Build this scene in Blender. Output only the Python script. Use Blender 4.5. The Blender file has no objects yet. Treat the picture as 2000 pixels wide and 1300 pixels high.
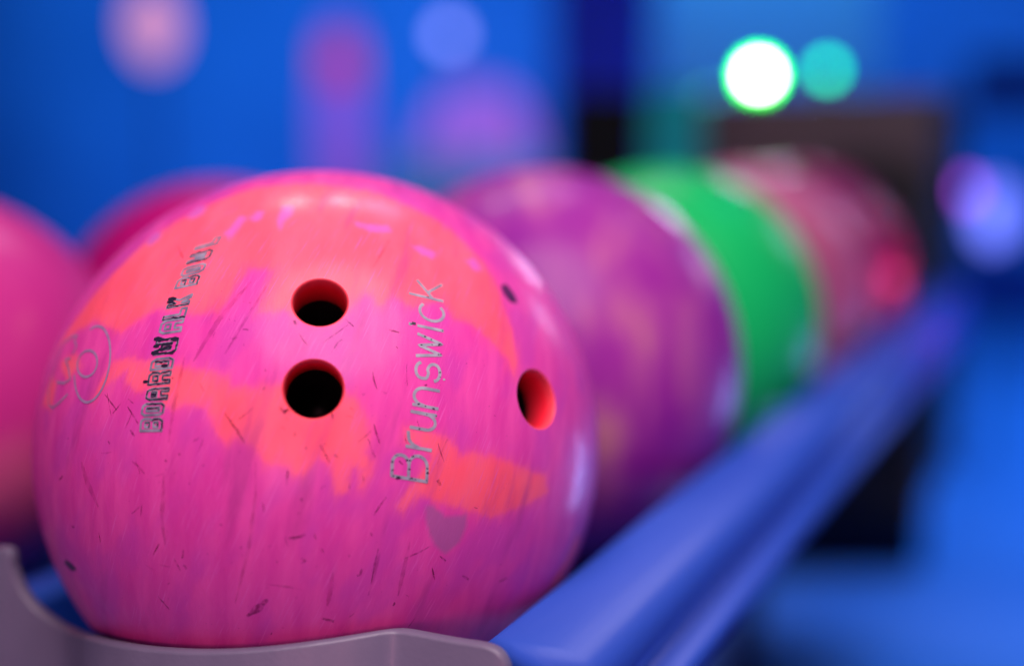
import bpy, bmesh, math, random
import numpy as np
from mathutils import Vector, Matrix, noise as mnoise

random.seed(7)
S = bpy.context.scene
C = S.collection
V = Vector

# ------------------------------------------------------------------ camera
F = 2426.0                       # focal length in pixels of the 2000 px wide photograph
PITCH, YAW = math.atan(334 / F), math.radians(24.93)
CAMZ = 0.76                      # height above the floor
CAM = V((0, 0, CAMZ))
cd = bpy.data.cameras.new('camera')
cam = bpy.data.objects.new('camera', cd); C.objects.link(cam)
cam.location = CAM
cam.rotation_euler = (math.pi / 2 - PITCH, 0, YAW)
cd.sensor_width = 36; cd.lens = F * 36 / 2000
cd.clip_start = .02; cd.clip_end = 60
cd.dof.use_dof = True
cd.dof.focus_distance = .402
cd.dof.aperture_fstop = 1.75
cd.dof.aperture_blades = 0
S.camera = cam
FWD = V((-math.sin(YAW) * math.cos(PITCH), math.cos(YAW) * math.cos(PITCH), -math.sin(PITCH)))
RGT = V((math.cos(YAW), math.sin(YAW), 0))
UPV = RGT.cross(FWD)
def ray(px, py): return FWD + RGT * ((px - 1000) / F) - UPV * ((py - 650) / F)
def at(px, py, depth): return CAM + ray(px, py) * depth

# ------------------------------------------------------------------ world and lamps
w = bpy.data.worlds.new('World'); S.world = w; w.use_nodes = True
w.node_tree.nodes['Background'].inputs[0].default_value = (.03, .10, 1, 1)
w.node_tree.nodes['Background'].inputs[1].default_value = .03
S.view_settings.view_transform = 'Standard'
S.view_settings.look = 'None'
S.view_settings.exposure = 0
S.view_settings.gamma = 1

def area(name, loc, target, sx, sy, power, col, spread=None):
    l = bpy.data.lights.new(name, 'AREA'); l.shape = 'RECTANGLE'; l.size = sx; l.size_y = sy
    l.energy = power; l.color = col
    if sx == sy: l.shape = 'DISK'
    if spread: l.spread = math.radians(spread)
    o = bpy.data.objects.new(name, l); C.objects.link(o); o.location = loc
    o.rotation_euler = (V(target) - V(loc)).to_track_quat('-Z', 'Y').to_euler()
    return o
BALL = at(1000 + F * -.0742 / .4913, 650 + F * .0448 / .4913, .4913)
area('key_light', BALL + V((.36, -.42, .95)), BALL, 1.0, 1.0, 20, (1, .80, .84))
area('front_fill', BALL + V((.45, -1.15, .12)), BALL, .6, .6, .20, (1, .30, .45), 28)  # added fill that lifts the lower front of the ball
area('ceiling_light', BALL + V((-.35, 1.5, 1.9)), BALL + V((0, .2, 0)), .40, .40, 4, (.9, .5, 1))
def glint(px, py, dist, sx, sy, power, col, c=BALL, r=.108, spread=None):
    """an unseen lamp added where the ball mirrors it, to make a highlight"""
    d = ray(px, py).normalized(); oc = CAM - c; b = oc.dot(d)
    p = CAM + d * (-b - math.sqrt(max(0, b * b - oc.dot(oc) + r * r))); n = (p - c).normalized()
    m = d - n * 2 * d.dot(n)
    area('glint_lamp', p + m * dist, p, sx, sy, power, col, spread)
glint(575, 395, 1.8, .12, .10, 2.2, (1, .85, .8)); glint(668, 392, 1.8, .12, .10, 2.2, (1, .85, .8))
glint(1128, 955, 1.3, .10, .45, 2.6, (.30, .40, 1)); glint(1062, 622, 1.5, .16, .22, 1.2, (.6, .6, 1))
area('blue_side_light', BALL + V((1.5, 1.1, .15)), BALL, .22, .7, 1.0, (.12, .26, 1))
area('blue_floor_light', V((1.0, 3.4, 2.8)), V((1.0, 3.2, 0)), 1.6, 2.6, 52, (.03, .33, .95), 85)
area('blue_wall_light', V((-3.6, 4.2, 2.6)), V((-3.6, 7.0, .9)), 7.5, .5, 92, (.03, .37, .98), 140)

# ------------------------------------------------------------------ helpers
def mat(name, col=(.5, .5, .5), rough=.5, spec=.5, coat=0, emit=None, estr=0, metal=0):
    m = bpy.data.materials.new(name); m.use_nodes = True
    b = m.node_tree.nodes['Principled BSDF']
    b.inputs['Base Color'].default_value = (*col, 1)
    b.inputs['Roughness'].default_value = rough
    b.inputs['Specular IOR Level'].default_value = spec
    b.inputs['Coat Weight'].default_value = coat
    b.inputs['Coat Roughness'].default_value = .15
    b.inputs['Metallic'].default_value = metal
    if emit:
        b.inputs['Emission Color'].default_value = (*emit, 1); b.inputs['Emission Strength'].default_value = estr
    return m
def N(m, t, **k):
    n = m.node_tree.nodes.new(t)
    for a, v in k.items(): setattr(n, a, v)
    return n
def L(m, a, b): m.node_tree.links.new(a, b)
def noisy(m, c1, c2, scale=6, rlo=None, rhi=None, bump=0, stretch=(1, 1, 1)):
    """base colour wandering between c1 and c2, with roughness and bump variation"""
    b = m.node_tree.nodes['Principled BSDF']
    tc = N(m, 'ShaderNodeTexCoord'); mp = N(m, 'ShaderNodeMapping'); mp.inputs['Scale'].default_value = stretch
    L(m, tc.outputs['Object'], mp.inputs[0])
    n = N(m, 'ShaderNodeTexNoise'); n.inputs['Scale'].default_value = scale; n.inputs['Detail'].default_value = 6
    L(m, mp.outputs[0], n.inputs['Vector'])
    r = N(m, 'ShaderNodeValToRGB'); r.color_ramp.elements[0].position = .35; r.color_ramp.elements[1].position = .65
    r.color_ramp.elements[0].color = (*c1, 1); r.color_ramp.elements[1].color = (*c2, 1)
    L(m, n.outputs['Fac'], r.inputs[0]); L(m, r.outputs[0], b.inputs['Base Color'])
    if rlo is not None:
        mr = N(m, 'ShaderNodeMapRange'); mr.inputs['To Min'].default_value = rlo; mr.inputs['To Max'].default_value = rhi
        L(m, n.outputs['Fac'], mr.inputs[0]); L(m, mr.outputs[0], b.inputs['Roughness'])
    if bump:
        n2 = N(m, 'ShaderNodeTexNoise'); n2.inputs['Scale'].default_value = scale * 60
        L(m, mp.outputs[0], n2.inputs['Vector'])
        bp = N(m, 'ShaderNodeBump'); bp.inputs['Strength'].default_value = bump; bp.inputs['Distance'].default_value = .0004
        L(m, n2.outputs['Fac'], bp.inputs['Height']); L(m, bp.outputs[0], b.inputs['Normal'])
    return m
def obj(name, bm, m, parent=None, smooth=False):
    me = bpy.data.meshes.new(name)
    bmesh.ops.recalc_face_normals(bm, faces=bm.faces) if not isinstance(bm, bpy.types.Mesh) else None
    bm.to_mesh(me); bm.free()
    for mm in (m if isinstance(m, (list, tuple)) else [m]): me.materials.append(mm)
    if smooth:
        for p in me.polygons: p.use_smooth = True
    o = bpy.data.objects.new(name, me); C.objects.link(o)
    if parent: o.parent = parent
    return o
def tag(o, label=None, cat=None, group=None, kind=None):
    if label: o['label'] = label
    if cat: o['category'] = cat
    if group: o['group'] = group
    if kind: o['kind'] = kind
    return o
def empty(name, loc, label, cat, group=None):
    o = bpy.data.objects.new(name, None); C.objects.link(o); o.location = loc; o.empty_display_size = .05
    return tag(o, label, cat, group)
def box_bm(x0, x1, y0, y1, z0, z1, bev=0):
    bm = bmesh.new(); bmesh.ops.create_cube(bm, size=1)
    for v in bm.verts: v.co = V(((x0 + x1) / 2 + v.co.x * (x1 - x0), (y0 + y1) / 2 + v.co.y * (y1 - y0), (z0 + z1) / 2 + v.co.z * (z1 - z0)))
    if bev: bmesh.ops.bevel(bm, geom=bm.edges[:], offset=bev, segments=3, affect='EDGES', profile=.5)
    return bm
def prism_bm(profile, y0, y1):
    """profile = closed (x, z) outline, extruded along y"""
    bm = bmesh.new()
    a = [bm.verts.new((x, y0, z)) for x, z in profile]; b = [bm.verts.new((x, y1, z)) for x, z in profile]
    n = len(profile)
    for i in range(n): bm.faces.new((a[i], a[(i + 1) % n], b[(i + 1) % n], b[i]))
    bm.faces.new(a[::-1]); bm.faces.new(b)
    return bm
def lathe_bm(profile, seg=40):
    bm = bmesh.new(); rings = []
    for r, z in profile:
        rings.append([bm.verts.new((r * math.cos(2 * math.pi * i / seg), r * math.sin(2 * math.pi * i / seg), z)) for i in range(seg)] if r > 1e-6 else [bm.verts.new((0, 0, z))])
    for A, B in zip(rings, rings[1:]):
        for i in range(seg):
            j = (i + 1) % seg
            q = [A[i % len(A)], A[j % len(A)], B[j % len(B)], B[i % len(B)]]
            q = list(dict.fromkeys(q))
            if len(q) >= 3: bm.faces.new(q)
    return bm
def sphere_profile(r, z0=0, sz=1, n=16): return [(r * math.sin(math.pi * i / n) if 0 < i < n else 0, z0 + sz * r * math.cos(math.pi * i / n)) for i in range(n + 1)]

R = .108
ZB = BALL.z
# ------------------------------------------------------------------ setting
m_floor = noisy(mat('floor_paint', rough=.45), (.10, .26, .62), (.16, .36, .80), scale=.9, rlo=.35, rhi=.55)
bm = bmesh.new(); bmesh.ops.create_grid(bm, x_segments=1, y_segments=1, size=15)
f = obj('floor', bm, m_floor); tag(f, kind='structure')
m_wall = noisy(mat('wall_paint', rough=.8), (.10, .26, .62), (.17, .38, .82), scale=.7)
wl = obj('wall', box_bm(-14, 6, 7.0, 7.1, 0, 3.2), m_wall); tag(wl, kind='structure')

# ------------------------------------------------------------------ hero ball
def hit(px, py, c=BALL, r=R):
    d = ray(px, py).normalized(); oc = CAM - c
    b = oc.dot(d); q = b * b - (oc.dot(oc) - r * r)
    if q < 0:                                   # beyond the limb: nearest point of the sphere
        p = CAM + d * (-b); return (p - c).normalized() * r
    return CAM + d * (-b - math.sqrt(q)) - c
FACE = (CAM - BALL).normalized()
FA = V((0, 0, 1)).cross(FACE).normalized(); FB = FACE.cross(FA)
def face_uv(p):                                # azimuthal coordinates in mm about the middle of the visible side
    n = p.normalized(); t = math.acos(max(-1, min(1, n.dot(FACE))))
    a, b = n.dot(FA), n.dot(FB); l = math.hypot(a, b) or 1
    return a / l * t * R * 1000, b / l * t * R * 1000

CORAL = [
 [(100,700),(114,677),(185,627),(234,652),(268,627),(301,607),(351,607),(376,615),(426,611),(459,569),(488,524),(530,528),(517,569),(505,611),(521,611),(558,607),(590,625),(650,635),(674,618),(711,572),(743,600),(766,577),(803,605),(858,586),(886,623),(914,632),(942,651),(965,674),(992,702),(1004,735),(1010,715),(1008,683),(1000,640),(985,600),(972,560),(950,520),(915,480),(860,432),(800,402),(740,378),(620,358),(500,366),(400,402),(300,460),(210,545),(150,620)],
 [(250,705),(300,700),(340,712),(395,722),(440,728),(455,752),(495,755),(560,745),(670,760),(705,785),(718,820),(721,850),(717,883),(728,901),(724,927),(702,960),(700,920),(691,912),(680,960),(655,968),(643,912),(625,894),(595,927),(577,931),(558,912),(514,905),(495,875),(466,857),(444,872),(422,850),(414,820),(400,800),(370,790),(330,800),(300,760),(262,768),(245,745)],
 [(789,835),(849,840),(881,858),(900,886),(923,882),(969,891),(1020,909),(1066,928),(1070,960),(1043,978),(1015,992),(960,1010),(914,997),(858,983),(821,969),(785,1001),(775,988),(803,946),(840,895),(835,877),(794,863)],
 [(118,708),(150,688),(160,715),(130,745)], [(180,785),(196,745),(222,702),(262,698),(255,722),(220,745)], [(82,790),(100,735),(113,745),(100,805)],
 [(1080,1130),(1110,1080),(1128,1040),(1132,1060),(1100,1120),(1070,1165)],
]
SCUFF = [
 [(285,475),(300,455),(318,452),(310,468),(292,482)], [(362,425),(388,402),(408,404),(396,418),(374,430)],
 [(440,455),(470,420),(482,424),(462,456),(446,470)], [(488,428),(500,412),(515,412),(512,428),(498,434)],
 [(540,430),(552,402),(575,400),(572,420),(556,434),(548,452)], [(690,432),(720,438),(758,440),(765,452),(735,456),(700,444)],
 [(800,478),(828,482),(855,494),(846,506),(822,496)], [(905,508),(925,502),(945,528),(928,530)],
]
GHOST = [[(830,985),(846,984),(872,1006),(905,1003),(914,1000),(912,1030),(900,1060),(870,1083),(850,1070),(835,1040),(828,1010)]]
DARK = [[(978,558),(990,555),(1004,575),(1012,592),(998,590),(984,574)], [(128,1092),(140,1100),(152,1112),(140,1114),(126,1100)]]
def sdf(polys, P):
    best = np.full(len(P), -1e9)
    for poly in polys:
        Q = np.array([face_uv(hit(x, y)) for x, y in poly])
        A = Q; B = np.roll(Q, -1, 0); d = np.full(len(P), 1e9); ins = np.zeros(len(P), bool)
        for a, b in zip(A, B):
            e = b - a; t = np.clip(((P - a) @ e) / (e @ e + 1e-12), 0, 1)
            d = np.minimum(d, np.hypot(*(P - a - t[:, None] * e).T))
            c = ((a[1] > P[:, 1]) != (b[1] > P[:, 1])) & (P[:, 0] < (b[0] - a[0]) * (P[:, 1] - a[1]) / (b[1] - a[1] + 1e-12) + a[0])
            ins ^= c
        best = np.maximum(best, np.where(ins, d, -d))
    return best

# materials of the hero ball
m_ball = mat('coral_orchid_shell', rough=.4, coat=.26)
m_ball.node_tree.nodes['Principled BSDF'].inputs['Coat Roughness'].default_value = .20
bs = m_ball.node_tree.nodes['Principled BSDF']
def attr(n): a = N(m_ball, 'ShaderNodeAttribute'); a.attribute_name = n; return a.outputs['Fac']
def math_(op, a, b=None, c=None):
    n = N(m_ball, 'ShaderNodeMath', operation=op)
    for i, v in enumerate((a, b, c)):
        if v is None: continue
        if isinstance(v, (int, float)): n.inputs[i].default_value = v
        else: L(m_ball, v, n.inputs[i])
    return n.outputs[0]
def mrange(v, a, b, c, d):
    n = N(m_ball, 'ShaderNodeMapRange', interpolation_type='SMOOTHSTEP')
    L(m_ball, v, n.inputs[0])
    for i, x in enumerate((a, b, c, d)): n.inputs[i + 1].default_value = x
    return n.outputs[0]
def mixc(f, a, b):
    n = N(m_ball, 'ShaderNodeMix', data_type='RGBA')
    if isinstance(f, (int, float)): n.inputs[0].default_value = f
    else: L(m_ball, f, n.inputs[0])
    for s, v in ((6, a), (7, b)):
        if isinstance(v, tuple): n.inputs[s].default_value = (*v, 1)
        else: L(m_ball, v, n.inputs[s])
    return n.outputs[2]
uvn = N(m_ball, 'ShaderNodeAttribute'); uvn.attribute_name = 'face_mm'
def noise_(scale, sx=1, sy=1, det=4, rot=0, off=0):
    mp = N(m_ball, 'ShaderNodeMapping', vector_type='TEXTURE'); mp.inputs['Scale'].default_value = (1 / sx, 1 / sy, 1)
    mp.inputs['Rotation'].default_value = (0, 0, rot); mp.inputs['Location'].default_value = (off, off * .7, 0)
    L(m_ball, uvn.outputs['Vector'], mp.inputs[0])
    n = N(m_ball, 'ShaderNodeTexNoise'); n.inputs['Scale'].default_value = scale; n.inputs['Detail'].default_value = det
    L(m_ball, mp.outputs[0], n.inputs['Vector']); return n.outputs['Fac']
edge = math_('ADD', math_('MULTIPLY', math_('SUBTRACT', noise_(.35, 1, .45, 5, -.35), .5), 3.8), math_('MULTIPLY', math_('SUBTRACT', noise_(1.6, 1.5, .25, 3, -.35, 31), .5), 1.7))
cd_ = math_('ADD', attr('coral'), edge)
vein = math_('MULTIPLY', math_('SUBTRACT', noise_(.22, 1.4, .22, 5, -.32, 17), .5), 12)
coral = math_('ADD', math_('MULTIPLY', mrange(cd_, -1.4, 1.8, 0, 1), .52), math_('MULTIPLY', mrange(math_('ADD', attr('coral'), vein), -4.5, 5.5, 0, 1), .48))
# colour of the two resins
streak = noise_(.11, 1.3, .22, 4, -.12, 50)
cl1 = mixc(mrange(streak, .25, .8, 0, 1), (.66, .042, .33), (.80, .080, .39))
cloud = noise_(.05, 1, .5, 3, -.5, 11)
cl1 = mixc(mrange(cloud, .45, .65, 0, .8), cl1, (.58, .050, .38))
cor = mixc(mrange(noise_(.07, 1, .4, 4, -.3, 90), .3, .75, 0, 1), (.96, .098, .165), (.93, .13, .22))
colr = mixc(coral, cl1, cor)
thin = mrange(noise_(.9, 2.0, .07, 2, -.45, 77), .60, .72, 0, .5)
colr = mixc(thin, colr, (.78, .13, .52))
colr = mixc(mrange(math_('ADD', attr('scuff'), math_('MULTIPLY', edge, .6)), -1.2, 1.6, 0, .65), colr, (.50, .12, .60))
colr = mixc(mrange(math_('ADD', attr('ghost'), math_('MULTIPLY', edge, .4)), -.8, 1.6, 0, .75), colr, (.34, .10, .30))
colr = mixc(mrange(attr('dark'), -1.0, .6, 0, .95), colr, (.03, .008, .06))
# grime: pinpricks and hair scratches
pin = mrange(noise_(1.15, 1, 1, 1, 0, 5), .745, .80, 0, .65)
colr = mixc(pin, colr, (.22, .012, .13))
smear = mrange(noise_(.06, 1.5, .3, 5, -.3, 140), .56, .74, 0, .5)
colr = mixc(smear, colr, (.36, .03, .22))
scr = mrange(noise_(.55, .06, 2.2, 2, .9, 9), .72, .80, 0, .15)
colr = mixc(scr, colr, (.30, .02, .20))
L(m_ball, colr, bs.inputs['Base Color'])
rr = mrange(noise_(.25, 1, .5, 5, .4, 200), .3, .7, .34, .50)
L(m_ball, rr, bs.inputs['Roughness'])
bmp = N(m_ball, 'ShaderNodeBump'); bmp.inputs['Strength'].default_value = .35; bmp.inputs['Distance'].default_value = .00025
L(m_ball, math_('ADD', noise_(.9, 1.5, .3, 4, -.2, 66), math_('MULTIPLY', noise_(.12, 1, .35, 2, 0, 12), 2.0)), bmp.inputs['Height'])
L(m_ball, bmp.outputs[0], bs.inputs['Normal'])
bs.inputs['Specular IOR Level'].default_value = .12

m_bore = mat('bore_wall', rough=.45)
b_ = m_bore.node_tree.nodes['Principled BSDF']
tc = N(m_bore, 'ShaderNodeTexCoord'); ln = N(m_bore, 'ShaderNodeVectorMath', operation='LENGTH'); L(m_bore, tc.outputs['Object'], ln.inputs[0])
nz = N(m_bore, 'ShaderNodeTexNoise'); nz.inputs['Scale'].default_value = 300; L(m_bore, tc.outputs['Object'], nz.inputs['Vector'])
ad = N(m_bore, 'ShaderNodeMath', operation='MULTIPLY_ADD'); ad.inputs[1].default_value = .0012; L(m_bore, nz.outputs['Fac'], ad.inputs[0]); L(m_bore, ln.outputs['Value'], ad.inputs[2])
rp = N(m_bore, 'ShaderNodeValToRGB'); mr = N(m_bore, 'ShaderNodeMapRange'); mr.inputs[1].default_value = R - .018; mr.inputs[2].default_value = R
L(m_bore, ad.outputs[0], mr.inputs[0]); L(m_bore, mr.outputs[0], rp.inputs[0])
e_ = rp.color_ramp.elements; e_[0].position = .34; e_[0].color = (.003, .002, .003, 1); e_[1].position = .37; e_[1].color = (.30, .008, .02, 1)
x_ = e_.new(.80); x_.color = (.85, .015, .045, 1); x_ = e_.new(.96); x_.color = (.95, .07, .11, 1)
L(m_bore, rp.outputs[0], b_.inputs['Base Color'])

def scratch_mat(name, col, alpha, scale):
    m = mat(name, col, .6, .2)
    n = N(m, 'ShaderNodeTexNoise'); n.inputs['Scale'].default_value = scale; t = N(m, 'ShaderNodeTexCoord'); L(m, t.outputs['Object'], n.inputs['Vector'])
    r = N(m, 'ShaderNodeMapRange'); r.inputs[1].default_value = .35; r.inputs[2].default_value = .6; r.inputs[3].default_value = alpha * .25; r.inputs[4].default_value = alpha
    L(m, n.outputs['Fac'], r.inputs[0]); L(m, r.outputs[0], m.node_tree.nodes['Principled BSDF'].inputs['Alpha'])
    return m
m_scr = scratch_mat('scratch_grime', (.20, .012, .15), .4, 900)
m_pale = scratch_mat('pale_rub', (.85, .22, .50), .5, 300)
m_fnt = scratch_mat('faint_wear', (.46, .03, .22), .18, 260)

def resample(pts, step):
    out = [pts[0]]
    for a, b in zip(pts, pts[1:]):
        n = max(1, int(math.dist(a, b) / step))
        for i in range(1, n + 1): out.append((a[0] + (b[0] - a[0]) * i / n, a[1] + (b[1] - a[1]) * i / n))
    return out
def ribbon(bm, pts, width, eps, mi=0, step=5, taper=False, closed=False, jit=0):
    """a strip of paint lying on the ball, along points of the visible side"""
    P = [hit(x, y) for x, y in resample(pts, step)]
    n = len(P)
    if n < 2: return
    rows = []
    for i, p in enumerate(P):
        t = (P[min(i + 1, n - 1)] - P[max(i - 1, 0)]) if not closed else (P[(i + 1) % (n - 1)] - P[(i - 1) % (n - 1)])
        nn = p.normalized(); t = (t - nn * t.dot(nn)).normalized(); s = nn.cross(t)
        wd = width * (1 + random.uniform(-jit, jit))
        if taper: wd *= .15 + .85 * math.sin(math.pi * min(1, (i + .5) / n)) ** .6
        ext = 0 if closed else (-t * width * .35 if i == 0 else t * width * .35 if i == n - 1 else V())
        q = p + (ext if ext else V())
        rows.append([bm.verts.new((q + s * wd * k).normalized() * (R + eps)) for k in (-.5, 0, .5)])
    for a, b in zip(rows, rows[1:]):
        for k in (0, 1):
            fc = bm.faces.new((a[k], a[k + 1], b[k + 1], b[k])); fc.material_index = mi; fc.smooth = True

ball = empty('bowling_ball', BALL, 'scuffed coral and orchid pink bowling ball with three finger holes and lettering, in sharp focus', 'bowling ball', 'bowling balls lying in the ball return')
# shell with bored holes
bm = bmesh.new(); bmesh.ops.create_uvsphere(bm, u_segments=400, v_segments=200, radius=R)
rot = FACE.to_track_quat('Z', 'Y').to_matrix()
bmesh.ops.rotate(bm, cent=(0, 0, 0), matrix=rot, verts=bm.verts)
me = bpy.data.meshes.new('shell'); bm.to_mesh(me); bm.free()
for m in (m_ball, m_bore): me.materials.append(m)
shell = bpy.data.objects.new('shell', me); C.objects.link(shell)
HOLES = [((625, 589), .0084, (0, 0)), ((612, 759), .0090, (0, 0)), ((1050, 778), .0098, (0, 0))]
cutters = []
for (px, py), hr, _ in HOLES:
    p = hit(px, py); n = p.normalized()
    # bore with a softened mouth
    prof = [(0, -.045), (hr * .97, -.045), (hr, -.043)] + [(hr + .0012 * (1 - math.cos(a)), -.0017 + .0014 * math.sin(a)) for a in (0, .35, .7, 1.05, 1.4)] + [(hr + .0030, .004), (0, .004)]
    cb = lathe_bm(prof, 96); bmesh.ops.recalc_face_normals(cb, faces=cb.faces)
    q = n.to_track_quat('Z', 'Y').to_matrix().to_4x4()
    sag = R - math.sqrt(R * R - hr * hr)
    bmesh.ops.transform(cb, matrix=Matrix.Translation(n * (R - sag + .0003)) @ q, verts=cb.verts)
    for f_ in cb.faces: f_.material_index = 1
    cm = bpy.data.meshes.new('cut'); cb.to_mesh(cm); cb.free(); cm.materials.append(m_ball); cm.materials.append(m_bore)
    co = bpy.data.objects.new('cut', cm); C.objects.link(co); cutters.append((co, n, hr))
    md = shell.modifiers.new('b', 'BOOLEAN'); md.operation = 'DIFFERENCE'; md.object = co; md.solver = 'EXACT'
dg = bpy.context.evaluated_depsgraph_get()
new = bpy.data.meshes.new_from_object(shell.evaluated_get(dg))
shell.modifiers.clear(); shell.data = new; new.name = 'shell'
for co, _, _ in cutters: bpy.data.objects.remove(co)
while len(new.materials) > 2: new.materials.pop()
if len(new.materials) < 2: new.materials.append(m_bore)
# scratches, nicks and faint wear lines become part of the shell's own mesh
bm = bmesh.new(); bm.from_mesh(new)
for pts, wd in [([(205,770),(228,800)],.0006),([(236,788),(221,806)],.0006),([(438,806),(452,824),(467,843)],.0006),([(467,818),(480,808),(494,797)],.0005),([(448,824),(464,842),(478,865)],.0005),
                ([(255,840),(262,850)],.0008),([(566,1050),(580,1049),(594,1044)],.0009),([(632,1207),(650,1212)],.0010),([(725,1138),(731,1105),(739,1071)],.0005),([(699,1123),(703,1122),(707,1111)],.0007),
                ([(584,651),(592,664),(600,673)],.0004),([(631,669),(655,652),(680,634)],.0004),([(653,680),(660,668),(668,663)],.0004),([(676,624),(690,637)],.0004),
                ([(548,797),(556,803),(562,800)],.0012),([(555,806),(560,800)],.0010),([(648,806),(650,816)],.0008),([(699,863),(712,853),(724,842)],.0004),([(761,644),(779,649)],.0006),
                ([(655,888),(659,891)],.0010),([(856,938),(859,946)],.0010),([(575,627),(577,632)],.0008),([(590,1090),(597,1094),(590,1098)],.0007),([(117,936),(122,930)],.0010),
                ([(340,1090),(352,1112)],.0005),([(358,1075),(356,1088)],.0008),([(360,1104),(364,1108)],.0009),([(389,855),(376,862)],.0004),([(272,990),(258,1002)],.0004),([(277,985),(275,1008)],.0004),
                ([(310,1165),(330,1188)],.0006),([(520,1172),(505,1186),(486,1200)],.0022),([(860,1086),(870,1094)],.0006),([(790,1090),(818,1078),(840,1066)],.0004),([(975,1135),(990,1128)],.0008),
                ([(780,900),(786,906)],.0005),([(904,1124),(914,1130)],.0007)]:
    ribbon(bm, pts, wd, .00005, 2, taper=True, jit=.3)
for pts, wd in [([(499,905),(499,968),(492,1025),(484,1078),(472,1125),(460,1175)],.0011),([(488,553),(455,590),(426,627),(400,668),(380,702)],.0018),([(520,560),(470,640),(440,690)],.0010),
                ([(259,901),(270,910),(282,924)],.0007),([(800,1060),(790,1105),(778,1160)],.0014),([(742,1080),(720,1160)],.0010),([(854,905),(863,880),(873,858)],.0006),([(520,1140),(560,1145),(588,1150)],.0007),
                ([(650,1120),(640,1180)],.0016),([(360,700),(340,790),(330,860)],.0014),([(760,470),(730,520)],.0010),([(190,985),(170,940),(160,905)],.0022),([(320,930),(316,1010),(322,1060)],.0015)]:
    ribbon(bm, pts, wd, .00003, 3, taper=True, jit=.2)
random.seed(21)
for i in range(85):                                              # random small nicks
    x = random.gauss(560, 270); y = random.gauss(900, 210)
    if (x - 615) ** 2 + (y - 875) ** 2 > 500 ** 2 or any((x - h[0][0]) ** 2 + (y - h[0][1]) ** 2 < 75 ** 2 for h in HOLES): continue
    a = random.uniform(0, math.pi); l = random.choice((2, 2, 3, 4, 6, 10, 18)) * random.uniform(.6, 1.3)
    mid = (x + l * .5 * math.cos(a) + random.uniform(-1, 1) * l * .1, y + l * .5 * math.sin(a) + random.uniform(-1, 1) * l * .1)
    ribbon(bm, [(x, y), mid, (x + l * math.cos(a), y + l * math.sin(a))], random.uniform(.0002, .0005) * (1.5 if l < 5 else 1), .00005, random.choice((2, 2, 3)), step=2, taper=True)
for i in range(35):                                               # pale rub marks
    x = random.gauss(520, 260); y = random.gauss(880, 220)
    if (x - 615) ** 2 + (y - 875) ** 2 > 480 ** 2 or any((x - h[0][0]) ** 2 + (y - h[0][1]) ** 2 < 80 ** 2 for h in HOLES): continue
    a = random.gauss(1.5, .45); l = random.uniform(8, 45)
    ribbon(bm, [(x, y), (x + l * .5 * math.cos(a) + random.uniform(-1.5, 1.5), y + l * .5 * math.sin(a)), (x + l * math.cos(a), y + l * math.sin(a))], random.uniform(.0002, .0006), .00004, 4, step=3, taper=True)
bm.to_mesh(new); bm.free()
new.materials.append(m_scr); new.materials.append(m_fnt); new.materials.append(m_pale)
co = np.empty(len(new.vertices) * 3); new.vertices.foreach_get('co', co); co = co.reshape(-1, 3)
nr = co / np.linalg.norm(co, axis=1)[:, None]
th = np.arccos(np.clip(nr @ np.array(FACE), -1, 1)); a = nr @ np.array(FA); b = nr @ np.array(FB); l = np.hypot(a, b) + 1e-9
UV = np.stack([a / l * th, b / l * th], 1) * R * 1000
for nm, polys in (('coral', CORAL), ('scuff', SCUFF), ('ghost', GHOST), ('dark', DARK)):
    d = sdf(polys, UV)
    if nm == 'coral':                                            # marbling goes on round the hidden side
        back = th > 1.45
        fbm = np.array([mnoise.fractal(V(p) * 14, 1, 2, 3) * 14 for p in co[back]])
        d[back] = fbm * 1.2
    new.attributes.new(nm, 'FLOAT', 'POINT').data.foreach_set('value', d.astype(np.float32))
new.attributes.new('face_mm', 'FLOAT_VECTOR', 'POINT').data.foreach_set('vector', np.concatenate([UV, np.zeros((len(UV), 1))], 1).astype(np.float32).ravel())
ln_ = [None] * len(new.loops)
for p in new.polygons:
    p.use_smooth = True
    for li in p.loop_indices:
        v = V(co[new.loops[li].vertex_index])
        if p.material_index != 1: ln_[li] = v.normalized()
        else:
            best = min(cutters, key=lambda c: (v - c[1] * v.dot(c[1])).length)
            n = best[1]; rad = v - n * v.dot(n); d = rad.length
            if d < best[2] * .9: ln_[li] = n
            else:
                k = min(1, max(0, (d - best[2]) / .0012))
                ln_[li] = (-(rad / d) * (1 - k) + n * k).normalized()
new.normals_split_custom_set(ln_)
shell.parent = ball

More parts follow.
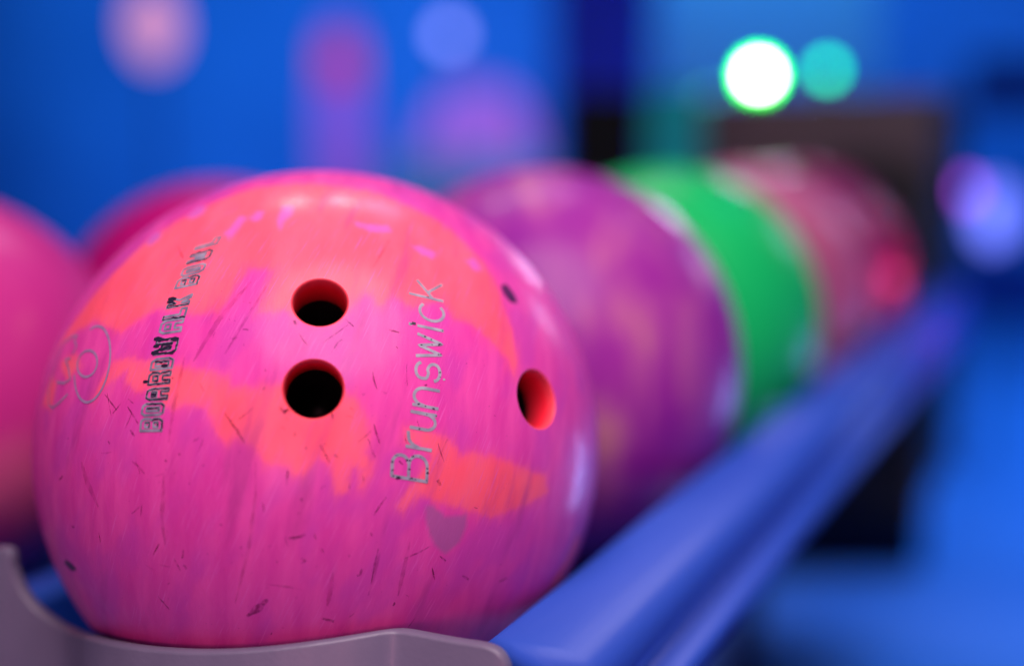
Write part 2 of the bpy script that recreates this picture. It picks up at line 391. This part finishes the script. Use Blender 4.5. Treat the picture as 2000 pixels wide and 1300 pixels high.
# printing on the ball
m_ink = noisy(mat('silver_ink', rough=.55), (.22, .21, .30), (.36, .36, .44), scale=260)
m_black = mat('black_ink', (.012, .006, .03), .5)
GL = {
 'B': [[(0,0),(.8,0),(1,.14),(1,.4),(.88,.5),(1,.6),(1,.86),(.8,1),(0,1),(0,0)], [(.3,.2),(.7,.2),(.7,.4),(.3,.4),(.3,.2)], [(.3,.6),(.7,.6),(.7,.8),(.3,.8),(.3,.6)]],
 'O': [[(.2,0),(.8,0),(1,.15),(1,.85),(.8,1),(.2,1),(0,.85),(0,.15),(.2,0)], [(.35,.2),(.65,.2),(.65,.8),(.35,.8),(.35,.2)]],
 'A': [[(0,0),(0,.8),(.2,1),(.8,1),(1,.8),(1,0),(.7,0),(.7,.33),(.3,.33),(.3,0),(0,0)], [(.3,.54),(.7,.54),(.7,.78),(.3,.78),(.3,.54)]],
 'R': [[(0,0),(0,1),(.8,1),(1,.85),(1,.6),(.85,.5),(1,.4),(1,0),(.7,0),(.7,.35),(.3,.35),(.3,0),(0,0)], [(.3,.58),(.7,.58),(.7,.8),(.3,.8),(.3,.58)]],
 'D': [[(0,0),(.75,0),(1,.2),(1,.8),(.75,1),(0,1),(0,0)], [(.3,.2),(.68,.2),(.68,.8),(.3,.8),(.3,.2)]],
 'W': [[(0,1),(0,.15),(.15,0),(.85,0),(1,.15),(1,1),(.72,1),(.72,.25),(.62,.25),(.62,.7),(.38,.7),(.38,.25),(.28,.25),(.28,1),(0,1)]],
 'L': [[(0,0),(0,1),(.35,1),(.35,.25),(1,.25),(1,0),(0,0)]],
 'K': [[(0,0),(0,1),(.3,1),(.3,.62),(.7,1),(1,1),(.6,.5),(1,0),(.7,0),(.3,.4),(.3,0),(0,0)]],
}
seq = [('B',296,829,27),('O',299,799,26),('A',308,769,25),('R',312,738,26),('D',317,710,24),('W',325,676,33),('A',335,637,29),('L',342,613,21),('K',351,588,24),('B',367,550,23),('O',378,527,21),('W',391,501,23),('L',406,475,19)]
bm = bmesh.new(); bk = bmesh.new(); random.seed(3)
for i, (ch, cx, cy, adv) in enumerate(seq):
    a_ = seq[max(i - 1, 0)]; b_2 = seq[min(i + 1, len(seq) - 1)]
    t = V((b_2[1] - a_[1], b_2[2] - a_[2])).normalized(); k = i / (len(seq) - 1)
    cap = V((-41 - 2 * k, 1 + 11 * k))
    for poly in GL[ch]:
        pts = [tuple(V((cx, cy)) + t * adv * .86 * (gx - .5) + cap * (gy - .5)) for gx, gy in poly]
        ribbon(bm, pts, .00088, .00012, 0, step=3)
        if i in (0, 1, 2, 3, 4, 5, 7, 8, 9, 11) and (i != 8 or poly is GL[ch][0]):          # black ink creeping round some letters
            cut = pts if i in (2, 3, 5) else pts[:max(3, len(pts) // 2)]
            wob = [(x + random.uniform(-1.3, 1.3), y + random.uniform(-1.3, 1.3)) for x, y in resample(cut, 5)]
            ribbon(bk, wob, .00042 if i != 5 else .0007, .00018, 0, step=3, jit=.6)
for x, y, r in [(309,662,5),(342,662,5),(306,676,3.5),(303,689,4.5),(335,689,3),(337,584,5),(333,590,4),(300,770,3),(285,745,3),(322,714,4)]:
    ribbon(bk, [(x - r, y), (x + r, y)], r * 2 * .395 / F, .0002, 0, step=2, taper=True)
lt = obj('block_lettering', bm, noisy(mat('dull_ink', rough=.55), (.13, .12, .20), (.28, .28, .38), scale=260), ball); obj('ink_bleed', bk, m_black, ball)

def arc(cx, cy, rx, ry, a0, a1, n=12): return [(cx + rx * math.cos(math.radians(a0 + (a1 - a0) * i / n)), cy + ry * math.sin(math.radians(a0 + (a1 - a0) * i / n))) for i in range(n + 1)]
BR = [  # glyph strokes: x along the word (units of advance), y up (units of x-height)
 ('B', 940, 893, 833, 835, [[(0,0),(0,1.42),(.55,1.42)] + arc(.55,1.08,.38,.34,90,-90,8) + [(0,.74)], [(.55,.74)] + arc(.6,.37,.4,.37,90,-90,8) + [(0,0)]]),
 ('r', 882, 851, 841, 843, [[(.1,0),(.1,1)], [(.1,.55)] + arc(.75,.4,.62,.55,170,90,6) + [(1,.97)]]),
 ('u', 843, 808, 849, 851, [[(.02,1),(.02,.4)] + arc(.45,.38,.43,.38,180,360,10) + [(.9,1)], [(.9,1),(.9,0)]]),
 ('n', 800, 760, 854, 857, [[(.05,0),(.05,1)], [(.05,.6)] + arc(.5,.58,.42,.42,180,0,10) + [(.92,0)]]),
 ('s', 748, 712, 858, 860, [arc(.5,.75,.42,.25,20,180,8) + arc(.5,.62,.42,.15,200,260,3) + arc(.5,.26,.44,.26,80,-20,6)[:] + arc(.5,.26,.46,.26,-30,-165,8)]),
 ('w', 704, 662, 861, 864, [[(0,1),(.25,0),(.5,.95),(.75,0),(1,1)]]),
 ('i', 646, 646, 864, 865, [[(0,0),(0,1)], [(0,1.30),(0,1.36)]]),
 ('c', 633, 600, 866, 867, [arc(.55,.5,.52,.5,50,310,14)]),
 ('k', 588, 556, 864, 862, [[(0,0),(0,1.35)], [(.9,1),(.05,.42)], [(.32,.6),(.98,0)]]),
]
bm = bmesh.new(); bk = bmesh.new()
for i, (ch, ya, yb, xa, xb, strokes) in enumerate(BR):
    k = i / 8; up = V((-47, -8 - 3 * k)) * (1.0 if i else 1.02); base = V((xa, ya)); run = V((xb - xa, yb - ya)) if yb != ya else V((1, -10))
    for st in strokes:
        pts = [tuple(base + run * gx + up * gy) for gx, gy in st]
        ribbon(bm, pts, .00105, .00012, 0, step=3, jit=.05)
        for x, y in resample(pts, 3):
            if random.random() < .05 + (.10 if i in (0, 5) else 0):
                x += random.uniform(-2, 2); y += random.uniform(-2, 2); r = random.uniform(.6, 1.4)
                ribbon(bk, [(x - r, y), (x + r, y)], r * 2 * .395 / F, .0002, 0, step=1)
ribbon(bm, [(866, 741), (868, 741)], .0006, .00012)
ribbon(bk, [(775, 932), (779, 932)], .0008, .0002); ribbon(bk, [(806, 631), (810, 632)], .0009, .0002)
obj('script_lettering', bm, m_ink, ball); obj('ink_flecks', bk, m_black, ball)
# ring emblem at the left
def ell(cx, cy, rx, ry, rot_, a0=0, a1=360, n=36):
    c, s = math.cos(math.radians(rot_)), math.sin(math.radians(rot_))
    return [(cx + x * c - y * s, cy + x * s + y * c) for x, y in arc(0, 0, rx, ry, a0, a1, n)]
bm = bmesh.new()
m_emb = noisy(mat('worn_ink', rough=.6), (.26, .15, .32), (.36, .21, .40), scale=200)
ribbon(bm, ell(181, 711, 33, 75, 10, -118, 158), .0009, .00012)
ribbon(bm, ell(171, 710, 19, 26, 14), .0009, .00012)
for pts in ([(152,655),(146,664),(150,676),(143,690)], [(152,655),(140,658),(128,668)], [(138,700),(128,702),(134,716),(138,740),(126,748),(112,746)], [(132,770),(116,786),(104,796),(98,792)], [(126,668),(116,690),(104,728),(96,762),(96,790)]):
    ribbon(bm, pts, .0008, .00012, step=3)
obj('ring_emblem', bm, m_emb, ball)

# ------------------------------------------------------------------ the other balls
def marble(name, cols, scale=9, dist=2.5, rough=.3, stretch=(1, 1, 1), rot=(0, 0, 0)):
    m = mat(name, rough=rough + .12, coat=.2); b = m.node_tree.nodes['Principled BSDF']; b.inputs['Specular IOR Level'].default_value = .15; b.inputs['Coat Roughness'].default_value = .2
    tc = N(m, 'ShaderNodeTexCoord'); mp = N(m, 'ShaderNodeMapping'); mp.inputs['Scale'].default_value = stretch; mp.inputs['Rotation'].default_value = rot
    L(m, tc.outputs['Object'], mp.inputs[0])
    n = N(m, 'ShaderNodeTexNoise'); n.inputs['Scale'].default_value = scale; n.inputs['Distortion'].default_value = dist; n.inputs['Detail'].default_value = 4
    L(m, mp.outputs[0], n.inputs['Vector'])
    r = N(m, 'ShaderNodeValToRGB'); L(m, n.outputs['Fac'], r.inputs[0]); e = r.color_ramp.elements
    while len(e) < len(cols): e.new(.5)
    for i, (p, c) in enumerate(cols): e[i].position = p; e[i].color = (*c, 1)
    L(m, r.outputs[0], b.inputs['Base Color']); return m
def other_ball(loc, m, label, spin=0, nholes=True):
    t = empty('bowling_ball', loc, label, 'bowling ball', 'bowling balls lying in the ball return')
    bm = bmesh.new(); bmesh.ops.create_uvsphere(bm, u_segments=96, v_segments=48, radius=R)
    o = obj('shell', bm, m, t, smooth=True)
    t.rotation_euler = (0, 0, spin)
    return t
D2 = 2 * R + .0005
row = [BALL + V((0, D2 * k, 0)) for k in range(7)]
m1 = marble('purple_swirl', [(.32, (.24, .010, .29)), (.48, (.31, .028, .31)), (.60, (.40, .08, .31)), (.74, (.52, .19, .26))], 26, .8, stretch=(1.5, 1, .45), rot=(.5, .7, 0))
other_ball(row[1], m1, 'purple marbled bowling ball with ochre swirls, right behind the lettered ball', .4)
m2 = marble('green_shell', [(.3, (.004, .50, .12)), (.7, (.01, .62, .14))], 4, .5)
other_ball(row[2], m2, 'plain bright green bowling ball between the purple and dusty pink ones')
m3 = marble('dusty_pink', [(.3, (.42, .07, .20)), (.55, (.52, .13, .24)), (.7, (.60, .07, .12))], 6, 1)
other_ball(row[3], m3, 'dusty pink and grey bowling ball just past the green one')
m4 = marble('dark_crimson', [(.3, (.16, .004, .08)), (.6, (.32, .004, .07))], 6, 1)
other_ball(row[4], m4, 'dark crimson bowling ball, farthest seen before the hood')
m6 = marble('hot_pink', [(.3, (.44, .015, .22)), (.55, (.50, .03, .24)), (.70, (.60, .11, .26))], 6, 1.4, stretch=(1, 1, .6))
other_ball(V((-.550, .447, ZB - .009)), m6, 'hot pink bowling ball cut off by the left edge of the photo', .8)
m7 = marble('deep_magenta', [(.3, (.42, .004, .16)), (.7, (.52, .006, .20))], 4, 1)
other_ball(V((-.530, .674, ZB - .0095)), m7, 'deep magenta bowling ball peeking out behind the left shoulder of the lettered ball')

glint(1742, 545, .8, .05, .05, 0.10, (1, .05, .22), row[4], spread=22)  # unseen red lamp added for a crimson glint on this ball
d_ = ray(1560, 850); p_ = CAM + d_ * ((ZB + .1143 - .153 - CAMZ) / d_.z); m_ = V((d_.x, d_.y, -d_.z)).normalized()
area('glint_lamp', p_ + m_ * 1.6, p_, .10, .10, 3.0, (.8, .6, 1))  # unseen lamp added for the highlight on the side rail

# ------------------------------------------------------------------ ball return: tray, rails, front lip, hood
ret = empty('ball_return', (-.35, .9, 0), 'blue bowling ball return rack with long side rail, grey lip and dark hood', 'ball return')
def part(name, bm, m, smooth=False):
    o = obj(name, bm, m, None, smooth); o.parent = ret; o.matrix_parent_inverse = Matrix.Translation(-ret.location); return o
m_tray = noisy(mat('tray_blue', rough=.4), (.006, .05, .34), (.01, .07, .42), scale=5)
m_rail = noisy(mat('rail_blue', rough=.4, spec=.28, coat=.05), (.018, .07, .46), (.035, .11, .60), scale=3, rlo=.42, rhi=.58, bump=.3, stretch=(1, .15, 1))
zt = ZB - R
part('tray', box_bm(-.75, -.43, .335, 1.75, zt - .036, zt - .0095), m_tray)
part('tray', box_bm(-.402, -.1650, .335, 1.75, zt - .02, zt - .0005), m_tray)
part('divider', prism_bm([(-.4285, zt - .03), (-.425, zt + .03), (-.42, zt + .035), (-.41, zt + .035), (-.405, zt + .03), (-.4035, zt - .03)], .36, 1.6), m_tray)
z0 = ZB + .1143
def arcp(cx, cz, r, a0, a1, n=5): return [(cx + r * math.cos(math.radians(a0 + (a1 - a0) * i / n)), z0 + cz + r * math.sin(math.radians(a0 + (a1 - a0) * i / n))) for i in range(n + 1)]
prof = arcp(-.1625, -.1600, .007, 200, 100) + [(-.150, z0 - .1520), (-.142, z0 - .1525)] + arcp(-.1400, -.1630, .0100, 78, 0) + [(-.1305, z0 - .169), (-.1350, z0 - .176)] + [(-.1385, z0 - .1835)]
prof_lip = arcp(-.1290, -.1895, .0045, 80, -80) 
prof = prof + [(-.1340, z0 - .1850)] + prof_lip + [(-.1310, z0 - .196), (-.1320, z0 - .206), (-.1370, z0 - .206), (-.1370, z0 - .175), (-.168, z0 - .172)]
part('side_rail', prism_bm(prof, .342, 1.60), m_rail, True)
hull = ret.children[-1].data
hull.set_sharp_from_angle(angle=math.radians(40))

m_lip = noisy(mat('grey_plastic', rough=.42), (.11, .095, .16), (.16, .135, .215), scale=9, rlo=.36, rhi=.5, bump=.25)
EDGE = [(-260,1040),(-150,1055),(-60,1062),(0,1063),(22,1063),(34,1068),(40,1082),(42,1100),(48,1120),(58,1142),(75,1168),(98,1190),(130,1212),(165,1228),(205,1240),(250,1249),(300,1256),(350,1260),(400,1262),(450,1261.5),(500,1259),(550,1254.5),(600,1248.5),(650,1241.5),(700,1233.5),(740,1227),(768,1223),(790,1222),(812,1224),(850,1231),(900,1240),(940,1246),(960,1250),(978,1257),(991,1268),(1000,1283),(1005,1300),(1008,1330),(1009,1370)]
def smooth_poly(P, n=4):
    out = []
    for i in range(len(P) - 1):
        p0, p1, p2, p3 = P[max(i - 1, 0)], P[i], P[i + 1], P[min(i + 2, len(P) - 1)]
        for k in range(n):
            t = k / n
            out.append(tuple(.5 * (2 * p1[j] + (p2[j] - p0[j]) * t + (2 * p0[j] - 5 * p1[j] + 4 * p2[j] - p3[j]) * t * t + (3 * p1[j] - p0[j] - 3 * p2[j] + p3[j]) * t ** 3) for j in (0, 1)))
    return out + [P[-1]]
bm = bmesh.new(); rows = []
for px, py in smooth_poly(EDGE):
    d = ray(px, py); Yp = .334
    dep = Yp / d.y
    p = CAM + d * dep
    # keep clear of the ball: slide along the sight line towards the lens
    while (p - BALL).length < R + .0015: dep -= .0005; p = CAM + d * dep
    rows.append(p)
# smooth the distance a little
ys = [p.y for p in rows]
for _ in range(6): ys = [min(ys[i], (ys[max(i - 1, 0)] + ys[i] + ys[min(i + 1, len(ys) - 1)]) / 3) for i in range(len(ys))]
rows = [CAM + (p - CAM) * (y / p.y) for p, y in zip(rows, ys)]
print('LIP', min(ys), max(ys))
ring = []
for i, p in enumerate(rows):
    t = (rows[min(i + 1, len(rows) - 1)] - rows[max(i - 1, 0)]); t.y = 0; t.normalize()
    inw = V((t.z, 0, -t.x))                      # into the panel, away from the opening
    th_ = .005; c = []
    for a_ in (0, 30, 60, 90, 120, 150, 180):    # rounded top edge
        aa = math.radians(a_); c.append(p + V((0, -th_ / 2 + th_ / 2 * math.cos(aa), 0)) + inw * (.0012 * (1 - math.sin(aa))))
    zb_ = CAMZ - .33
    ring.append([V((c[0].x, c[0].y, zb_))] + c + [V((c[-1].x, c[-1].y - .02, zb_))])
vs = [[bm.verts.new(q) for q in r] for r in ring]
for a_, b_2 in zip(vs, vs[1:]):
    for k in range(len(a_) - 1): bm.faces.new((a_[k], a_[k + 1], b_2[k + 1], b_2[k]))
lip = part('front_lip', bm, m_lip, True)

m_hood = noisy(mat('hood_grey', rough=.5), (.055, .035, .045), (.085, .06, .065), scale=5)
m_dark = mat('opening_shadow', (.006, .008, .008), .7)  # shadow inside the hood mouth, put into the colour of the block behind
HX0, HX1, HY, HZ = -.475, -.181, 1.63, CAMZ + .080
# front plate with an arched mouth over the row
cx = BALL.x + .012; ra = .128
outer = [(HX0, .30), (HX0, HZ - .008), (HX0 + .008, HZ), (HX1 - .008, HZ), (HX1, HZ - .008), (HX1, .30)]
inner = [(cx + .085, .30)] + [(min(cx + ra * math.cos(math.radians(a_)), HX1 - .004), ZB - .01 + ra * math.sin(math.radians(a_))) for a_ in range(-30, 211, 10)] + [(cx - .085, .30)]
part('hood_front', prism_bm(outer + inner, HY, HY + .012), m_hood)
part('hood_shadow_block', box_bm(HX0 + .001, HX1 - .001, HY + .0125, HY + .40, .30, HZ - .002, .006), m_dark)
part('hood_cover', box_bm(HX0 - .004, HX1 + .004, HY + .016, HY + .41, HZ - .001, HZ + .006, .002), m_hood)
m_teal = noisy(mat('teal_lit_plastic', rough=.85, spec=.1), (.01, .34, .36), (.02, .42, .42), scale=5)  # green light on the hood's left part, put into the colour
part('hood_side_post', prism_bm([(-.556, .3), (-.556, HZ), (-.545, HZ + .016), (-.515, HZ + .02), (-.487, HZ + .016), (-.478, HZ), (-.478, .3)], HY, HY + .10), m_teal, False)
m_leg = mat('leg_dark', (.03, .03, .05), .5)
for x, y in ((-.70, .40), (-.42, .60), (-.70, 1.7), (-.42, 1.7)): part('leg', box_bm(x - .02, x + .02, y - .02, y + .02, .001, zt - (.0365 if x < -.5 else .0205), .004), m_leg)

# ------------------------------------------------------------------ lamps on the hood
def globe(name, loc, r, sz, col, strength, label, cat='lamp', group=None, stand=None, glow=None):
    t = empty(name, loc, label, cat, group)
    obj('bulb', lathe_bm(sphere_profile(r, 0, sz)), mat(name + '_glow', (.1, .1, .1), .4, emit=col, estr=strength), t, True)
    if glow:
        gr, gc, gs = glow
        obj('halo_ring', lathe_bm([(r * .9, -.001), (gr, -.001), (gr, .001), (r * .9, .001)]), mat(name + '_halo_ring', (.0, .3, .02), .4, emit=gc, estr=gs), t).rotation_euler = (math.pi / 2, 0, .3)  # glowing ring added to draw the green halo round the bulb
    if stand is not None:
        obj('stem', lathe_bm([(0, -r * sz * .98), (.004, -r * sz * .98), (.004, stand - loc[2] + .006), (.02, stand - loc[2] + .004), (.02, stand - loc[2] + .0005), (0, stand - loc[2] + .0005)]), m_leg, t)
    return t
g = at(1482, 147, 1.69)
globe('signal_lamp', g, .0105, 1, (.62, 1, .60), 110, 'blazing green-white signal lamp on top of the dark hood', stand=HZ + .006, glow=(.0195, (.0, 1, .0), 16))
g2 = at(1616, 137, 1.66)
globe('signal_lamp', g2, .010, 1, (0, .50, .20), 13, 'dim teal signal lamp on the hood, right of the bright one', stand=HZ + .006)

# ------------------------------------------------------------------ background
def bbox_obj(name, px0, px1, py0, py1, depth, thick, m, label, cat, floor=False, bev=.01):
    a_ = at(px0, py0, depth); b_2 = at(px1, py1, depth); mid = at((px0 + px1) / 2, (py0 + py1) / 2, depth)
    wd = (px1 - px0) / F * depth; top = a_.z; bot = .002 if floor else b_2.z
    o = obj(name, box_bm(-wd / 2, wd / 2, 0, thick, 0, top - bot, bev), m); o.location = (mid.x, mid.y, bot); o.rotation_euler = (0, 0, YAW)
    return tag(o, label, cat)
bbox_obj('pillar', 1085, 1275, -400, 600, 4.2, .3, noisy(mat('pillar_blue', rough=.6), (.006, .05, .8), (.01, .07, .9), 3), 'dark blue pillar behind the row of balls, left of the green lamp', 'pillar', True)
bbox_obj('loudspeaker', 1105, 1262, 178, 420, 2.3, .25, mat('speaker_black', (.004, .004, .005), .8, .2), 'black cabinet in front of the dark blue pillar', 'cabinet', True)
bbox_obj('console', 745, 1085, 308, 600, 5.6, .3, noisy(mat('console_blue', rough=.5), (.6, .8, .95), (.65, .85, .95), 3), 'pale blue console seen between the lettered ball and the purple ball', 'console', True)
bbox_obj('equipment_case', 1480, 1810, 850, 1110, 2.3, .3, mat('case_black', (.003, .006, .018), .8, .2), 'low black case on the blue floor beyond the side rail', 'case', True)
bbox_obj('hanging_screen', 1900, 2150, 110, 225, 4.5, .08, mat('screen_dark', (.006, .03, .16), .6), 'dark screen at the top right edge', 'screen')
bbox_obj('lit_wall_sheet', 1290, 1720, -260, 175, 5.2, .06, noisy(mat('lit_wall_pale', rough=.6), (.34, .46, .58), (.40, .52, .64), 2), 'added pale blue sheet for the lit wall behind the green lamp', 'sheet')  # sheet added for the brighter lit stretch of wall, light in its colour
bbox_obj('bench', 1850, 2300, 505, 600, 6.3, .4, mat('bench_blue', (.01, .06, .40), .6), 'dark blue bench at the right edge', 'bench', True)

globe('pink_lamp', at(300, 50, 3.2), .066, 1.5, (.80, .34, .66), .85, 'blurred pink oval lamp at the upper left', stand=.001)
globe('periwinkle_lamp', at(877, 68, 3.6), .030, 1, (.30, .30, .95), 3, 'small round periwinkle lamp right of the magenta column', stand=.001)
globe('violet_lamp', at(1884, 372, 3.0), .022, 1, (.28, .03, .50), 6, 'small violet lamp over the bench', stand=.001)
globe('lavender_lamp', at(1940, 420, 3.2), .045, 1.7, (.16, .20, 1), 2.2, 'larger lavender lamp next to the violet one', stand=.001)
col = empty('mauve_column', V((at(665, 160, 6.5).x, at(665, 160, 6.5).y, 0)), 'tall mauve glowing column with a red core, behind the lettered ball', 'lamp')  # unidentified mauve shape, built as a glowing column
zt_ = at(665, 60, 6.5).z; zr = at(665, 125, 6.5).z
obj('hull', lathe_bm([(0, .002), (.13, .002), (.13, zr - .10), (.10, zr - .10), (.10, zr + .14), (.07, zt_ + .03), (0, zt_ + .05)]), mat('column_mauve', (.30, .08, .40), .7, emit=(.22, .06, .34), estr=.8), col, True)
obj('core', lathe_bm([(0, zr - .085), (.112, zr - .09), (.112, zr + .10), (0, zr + .105)]), mat('core_red', (.5, .02, .08), .6, emit=(.50, .03, .18), estr=.9), col, True)
dome = empty('glow_dome', V((at(935, 240, 6.5).x, at(935, 240, 6.5).y, 0)), 'wide mauve shape made up as a dome with added glow beside the mauve column', 'lamp')  # unidentified mauve shape made up as a dome, glow put into its material
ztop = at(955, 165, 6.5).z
obj('hull', lathe_bm([(0, ztop), (.14, ztop - .02), (.23, ztop - .10), (.31, ztop - .30), (.32, ztop - .50), (0, ztop - .50)]), mat('dome_mauve', (.36, .10, .44), .8, emit=(.34, .10, .38), estr=.8), dome, True)
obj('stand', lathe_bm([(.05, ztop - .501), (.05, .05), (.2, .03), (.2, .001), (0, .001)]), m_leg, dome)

S.cycles.use_denoising = True
S.cycles.sample_clamp_direct = 45
S.cycles.max_bounces = 6
S.cycles.sample_clamp_indirect = 4
S.cycles.caustics_reflective = False; S.cycles.caustics_refractive = False
